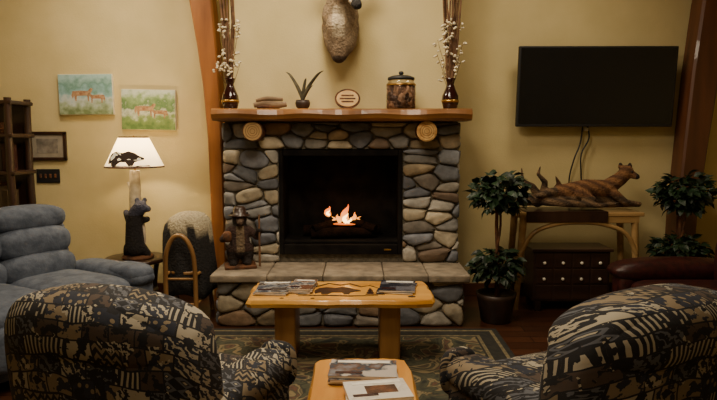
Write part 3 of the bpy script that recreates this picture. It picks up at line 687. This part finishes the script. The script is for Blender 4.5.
# ---------------------------------------------------------------- hearth bear
mb=MB('bear_statue')
caps=[((-.05,0,.06),(-.055,0,.14),.045,.055),((.05,0,.06),(.055,0,.14),.045,.055),((-.055,-.04,.035),(-.05,0,.035),.03,.035),((.055,-.04,.035),(.05,0,.035),.03,.035),((0,0,.15),(0,0,.27),.085,.075),((0,0,.27),(0,-.01,.34),.07,.05),((0,-.01,.37),(.0,-.015,.385),.058,.055),((0,-.05,.37),(0,-.09,.36),.03,.022),
 ((-.05,0,.41),(-.055,0,.42),.018,.016),((.05,0,.41),(.055,0,.42),.018,.016),((-.07,0,.29),(-.13,-.04,.23),.034,.028),((-.13,-.04,.23),(-.1,-.1,.26),.028,.024),((.07,0,.29),(.13,-.04,.24),.034,.028),((.13,-.04,.24),(.14,-.1,.3),.028,.024)]
def bc(p):
    if p.y<-.06 and p.z>.33 and abs(p.x)<.05: return srgb(84,66,52)
    if .13<p.z<.325 and not (p.y<-.07 and abs(p.x)>.08):
        return srgb(54,36,30) if abs(p.x)>.03 or p.y>0 else srgb(104,88,68)
    return srgb(34,27,25)
mb.mesh(blob(caps,.008,3),M_fur,cf=bc)
mb.lathe([(.082,.405),(.085,.41),(.05,.418),(.048,.46),(.035,.475),(.01,.478)],M_dkwood,n=24,c=(0,-.01,0))
mb.box((0,-.0,.012),(.24,.2,.024),M_bark,bev=.006)
mb.path([(.14,-.11,.02),(.14,-.11,.42)],[.009,.007],M_twig,n=8)
mb.lathe([(.02,0),(.035,.02),(.03,.07),(.02,.08)],M_bark,c=(-.1,-.11,.22),n=14)
mb.done(loc=(-.985,4.92,.4305),rot=(0,0,R(15)),scale=1.07)
# ---------------------------------------------------------------- chair with draped hide throw
root=bpy.data.objects.new('chair_with_draped_throw',None); sc.collection.objects.link(root); root.location=(-1.445,5.02,0)
mb=MB('bentwood_frame')
M_bent=wood('bentwood',srgb(116,82,44),srgb(160,120,70),axis=2)
mb.lathe([(.16,.37),(.17,.38),(.17,.4),(.16,.405)],M_bent,n=30)
mb.path([(-.12,-.24,.0),(-.12,-.24,.4),(-.105,-.25,.58),(-.055,-.255,.69),(0,-.257,.72),(.055,-.255,.69),(.105,-.25,.58),(.12,-.24,.4),(.12,-.24,0)],.019,M_bent,n=10,smoothn=4)
for x in (-.13,.13): mb.path([(x,.12,.38),(x*1.2,.15,0)],.018,M_bent)
for z in (.15,.36): mb.path([(-.12,-.24,z),(.12,-.24,z)],.011,M_bent)
for s in (-1,1): mb.path([(s*.12,-.24,.15),(s*.15,.14,.15)],.01,M_bent); mb.path([(s*.12,-.24,.39),(s*.13,-.1,.39)],.014,M_bent)
o=mb.done(); o.parent=root
mb=MB('hide_throw')
v=[];f=[];nu=72;prof=[(.02,.885),(.09,.88),(.15,.86),(.19,.82),(.208,.76),(.212,.68),(.216,.6),(.218,.52),(.222,.43),(.226,.34),(.228,.26),(.23,.2)]
for j,(r,z) in enumerate(prof):
    k=j/(len(prof)-1)
    for i in range(nu):
        a=2*math.pi*i/nu; fold=1+k*.07*math.sin(a*7+1)+k*.035*math.sin(a*13)+.03*math.sin(a*2+.5)
        v.append((r*.93*fold*math.cos(a)+.008*math.sin(z*6),r*.85*fold*math.sin(a)+.02,z+(.03*math.sin(a*3+1)*k)-.07*max(0,-math.cos(a))*min(1,k*2)))
n0=len(prof)
for j in range(n0-1):
    for i in range(nu): f.append([j*nu+i,j*nu+(i+1)%nu,(j+1)*nu+(i+1)%nu,(j+1)*nu+i])
f.append(list(range(nu)))
def hc(p):
    q=p.x*1.0+.05*math.sin(p.z*17)+.03*math.sin(p.x*31+p.y*11)
    if q<-.07 or p.z<.70+.06*math.sin(p.x*14+.8): return (.016,.014,.013)
    return srgb(172,160,132)
mb.add(v,f,M_fur,cf=hc)
o=mb.done(); o.parent=root
md=o.modifiers.new('thickness','SOLIDIFY'); md.thickness=.012; md.offset=-1

# ---------------------------------------------------------------- TV
mb=MB('wall_mounted_tv')
mb.box((0,0,0),(1.42,.05,.715),M_black,bev=.008); mb.box((0,-.0255,.005),(1.385,.004,.67),M_screen,bev=0)
mb.box((0,.06,0),(.4,.08,.3),M_black); mb.done(loc=(2.145,5.5,1.96),rot=(R(4),0,0))
mb=MB('tv_cables')
mb.path([(2.08,5.6,1.64),(2.06,5.6,1.45),(2.0,5.58,1.3),(1.97,5.6,1.12),(1.98,5.6,.9)],.007,M_black,n=6,smoothn=5); mb.path([(2.11,5.6,1.64),(2.14,5.6,1.5),(2.07,5.59,1.35),(2.08,5.6,1.15),(2.10,5.6,.9)],.007,M_black,n=6,smoothn=5)
mb.box((2.11,5.6,1.58),(.04,.02,.03),M_white); mb.done()

# ---------------------------------------------------------------- console table + chest
mb=MB('console_table')
mb.box((0,0,.845),(1.10,.38,.035),M_tan,bev=.008); mb.box((0,-.17,.8),(1.02,.02,.06),M_tan); mb.box((0,.17,.8),(1.02,.02,.06),M_tan)
for s in (-1,1):
    for y in (-.15,.15): mb.path([(s*.48,y,.83),(s*.5,y,.5),(s*.53,y,0)],[.034,.03,.024],M_tan,n=8,smoothn=2)
mb.path([(-.50,-.165,.5),(-.40,-.17,.68),(-.2,-.17,.76),(0,-.17,.775),(.2,-.17,.76),(.40,-.17,.68),(.50,-.165,.5)],.02,M_tan,n=8,smoothn=4)
mb.box((-.12,-.02,.868),(.7,.36,.01),M_dkwood,bev=.003); mb.box((-.12,-.197,.825),(.7,.006,.09),M_dkwood,bev=.002)
mb.done(loc=(1.91,5.3,0))
mb=MB('small_drawer_chest')
mb.box((0,0,.31),(.66,.3,.44),M_redwood,bev=.006); mb.box((0,-.005,.54),(.7,.34,.025),M_redwood,bev=.006)
for r in range(3):
    for c in range(4):
        x=-.24+.16*c; z=.17+.14*r; mb.box((x,-.153,z),(.145,.01,.125),M_redwood,bev=.004)
        if r>0: mb.sell((x,-.168,z-.02),(.014,.014,.014),M_white,nu=10,nv=8)
for x in (-.28,.28):
    for y in (-.12,.12): mb.box((x,y,.045),(.05,.05,.09),M_redwood)
mb.done(loc=(1.84,5.24,0))
mb=MB('carved_driftwood_sculpture')
caps=[((-.5,0,.06),(-.3,.02,.095),.035,.07),((-.3,.02,.095),(-.05,.0,.085),.07,.075),((-.05,0,.085),(.2,.02,.07),.075,.065),((.2,.02,.07),(.42,0,.05),.065,.04),((.42,0,.05),(.54,-.02,.035),.04,.018),
 ((-.16,0,.15),(.06,.0,.18),.065,.085),((.06,0,.18),(.26,0,.18),.085,.08),((.26,0,.19),(.37,-.01,.27),.075,.062),((.37,-.01,.27),(.41,-.03,.33),.062,.062),((.42,-.04,.32),(.48,-.08,.29),.042,.026),((.37,0,.375),(.365,0,.40),.024,.014),((.45,0,.375),(.455,.01,.40),.022,.013),
 ((.3,-.06,.14),(.38,-.10,.07),.042,.03),((.38,-.1,.07),(.5,-.11,.055),.028,.02),((-.16,0,.15),(-.26,-.05,.15),.05,.04),((-.26,-.05,.15),(-.38,-.08,.12),.04,.02),
 ((0,-.06,.14),(.09,-.10,.09),.055,.036),((.09,-.1,.09),(-.02,-.12,.06),.03,.022),
 ((-.35,0,.11),(-.41,-.02,.2),.045,.03),((-.41,-.02,.2),(-.50,-.03,.25),.03,.02),((-.50,-.03,.25),(-.51,-.02,.36),.02,.008),((-.3,.02,.12),(-.30,-.02,.24),.04,.026),((-.30,-.02,.24),(-.37,-.04,.31),.026,.016),((-.37,-.04,.31),(-.35,-.04,.38),.016,.007),
 ((-.22,.02,.12),(-.17,-.0,.22),.034,.022),((-.17,0,.22),(-.21,-.03,.29),.022,.008),((-.45,0,.06),(-.52,-.07,.12),.03,.012),((-.3,-.04,.07),(-.12,-.12,.06),.042,.034),((-.12,-.12,.06),(.15,-.15,.045),.034,.024),((.15,-.15,.045),(.3,-.155,.07),.024,.01),((-.35,.02,.05),(-.3,.1,.04),.042,.028)]
def dc(p):
    if p.x>.465 and p.z>.24: return (.02,.014,.01)
    if p.z>.385 and p.x>.3: return srgb(44,30,22)
    n=.5+.5*math.sin(p.x*45+p.z*60+p.y*40)
    if p.x>-.2 and p.z>.12: a=srgb(84,56,36); b=srgb(134,94,58)
    else: a=srgb(60,46,34); b=srgb(112,88,62)
    return tuple(a[i]*(1-n)+b[i]*n for i in range(3))
mb.mesh(blob(caps,.009,2),M_fur,cf=dc)
for y in (-.085,.0): mb.sell((.435,y,.335),(.008,.008,.008),M_black,nu=8,nv=6)
mb.done(loc=(1.945,5.3,.8745))

# ---------------------------------------------------------------- plants
def foliage(mb,c,r,n,size,rnd):
    for i in range(n):
        while True:
            p=Vector((rnd.uniform(-1,1),rnd.uniform(-1,1),rnd.uniform(-1,1)))
            if .3<p.length<1: break
        q=Vector(c)+Vector((p.x*r[0],p.y*r[1],p.z*r[2]))
        s=size*rnd.uniform(.7,1.3); v=[]
        for y,wd,z in ((0,0,0),(.3,.3,.03),(.6,.27,.02),(1,0,-.12)):
            if wd==0: v.append((0,y*s,z*s))
            else: v+=[(-wd*s,y*s,(z+.06)*s),(0,y*s,z*s),(wd*s,y*s,(z+.06)*s)]
        f=[[0,2,1],[0,3,2],[1,2,5,4],[2,3,6,5],[4,5,7],[5,6,7]]
        ang=math.atan2(p.y,p.x)-math.pi/2+rnd.uniform(-.7,.7)
        M=Matrix.Translation(q)@Matrix.Rotation(ang,4,'Z')@Matrix.Rotation(rnd.uniform(-1.0,.7),4,'X')@Matrix.Rotation(rnd.uniform(-.8,.8),4,'Y')
        mb.add(v,f,M_leaf,smooth=False,M=M)
def plant(x,y,zs,seed):
    mb=MB('topiary_plant'); rnd=random.Random(seed)
    mb.lathe([(.11,0),(.12,.01),(.155,.2),(.165,.24),(.15,.24),(.14,.21)],M_pot,n=28)
    mb.path([(0,0,.2),(.01,.01,.5),(-.01,0,.8),(0,0,1.1)],[.018,.016,.015,.012],M_bark,n=8,smoothn=4); mb.path([(.03,.01,.2),(-.01,.0,.5),(.02,-.01,.8),(0,0,1.05)],[.012,.012,.01,.01],M_bark,n=8,smoothn=4)
    for zc,r,rz,n in zs:
        foliage(mb,(0,0,zc),(r,r*.9,rz),n,.085,rnd)
        for i in range(14):
            a=rnd.uniform(0,6.28); mb.path([(0,0,zc-.06),(r*.7*math.cos(a),r*.6*math.sin(a),zc+rnd.uniform(-.1,.12))],[.005,.003],M_leaf,n=5)
    return mb.done(loc=(x,y,0))
plant(1.13,4.82,[(1.06,.21,.16,420),(.46,.19,.14,320)],5)
plant(2.77,5.1,[(1.03,.22,.16,420),(.53,.21,.14,320)],6)
mb=MB('wooden_side_chair')
for s in (-1,1):
    mb.path([(s*.2,.2,0),(s*.2,.2,.45),(s*.2,.25,1.0)],.022,M_post2,n=10,smoothn=2); mb.path([(s*.2,-.2,0),(s*.2,-.2,.44)],.022,M_post2,n=10)
mb.box((0,0,.45),(.46,.46,.035),M_post2,bev=.01)
for z in (.6,.74,.88,.97): mb.box((0,.225+(z-.6)*.06,z),(.4,.02,.06),M_post2)
mb.box((0,-.2,.2),(.4,.02,.03),M_post2); mb.box((-.2,0,.2),(.02,.4,.03),M_post2); mb.box((.2,0,.2),(.02,.4,.03),M_post2)
mb.done(loc=(3.35,4.85,0),rot=(0,0,R(-35)))

# ---------------------------------------------------------------- lights
def light(name,typ,loc,e,col,size=.5,rot=(0,0,0)):
    l=bpy.data.lights.new(name,typ); l.energy=e; l.color=col
    if typ=='AREA': l.size=size
    elif typ=='POINT': l.shadow_soft_size=size
    o=bpy.data.objects.new(name,l); sc.collection.objects.link(o); o.location=loc; o.rotation_euler=rot; return o
W=(1,.83,.60)
light('ceiling_light_a','AREA',(-.3,2.6,3.35),72,W,1.0)
light('ceiling_light_b','AREA',(-2.1,4.6,3.35),34,W,.4)
light('ceiling_light_c','AREA',(1.6,4.6,3.35),14,W,.4)
light('ceiling_light_d','AREA',(-.2,.6,3.35),22,W,1.0)
light('ceiling_light_e','AREA',(-.2,4.2,3.35),38,W,.4)
light('lamp_bulb','POINT',(-1.92,5.15,1.40),20,(1,.76,.44),.04)
light('fire_glow','POINT',(-.13,5.2,.9),1.2,(1,.42,.12),.05)
w=bpy.data.worlds.new('World'); sc.world=w; w.use_nodes=True; w.node_tree.nodes['Background'].inputs[0].default_value=(.02,.018,.015,1)
# ---------------------------------------------------------------- camera
cd=bpy.data.cameras.new('Camera'); cd.lens=600/717*36; cd.sensor_width=36
co=bpy.data.objects.new('Camera',cd); sc.collection.objects.link(co); co.location=(0,0,1.5); co.rotation_euler=(R(90-5.9),0,0)
sc.camera=co
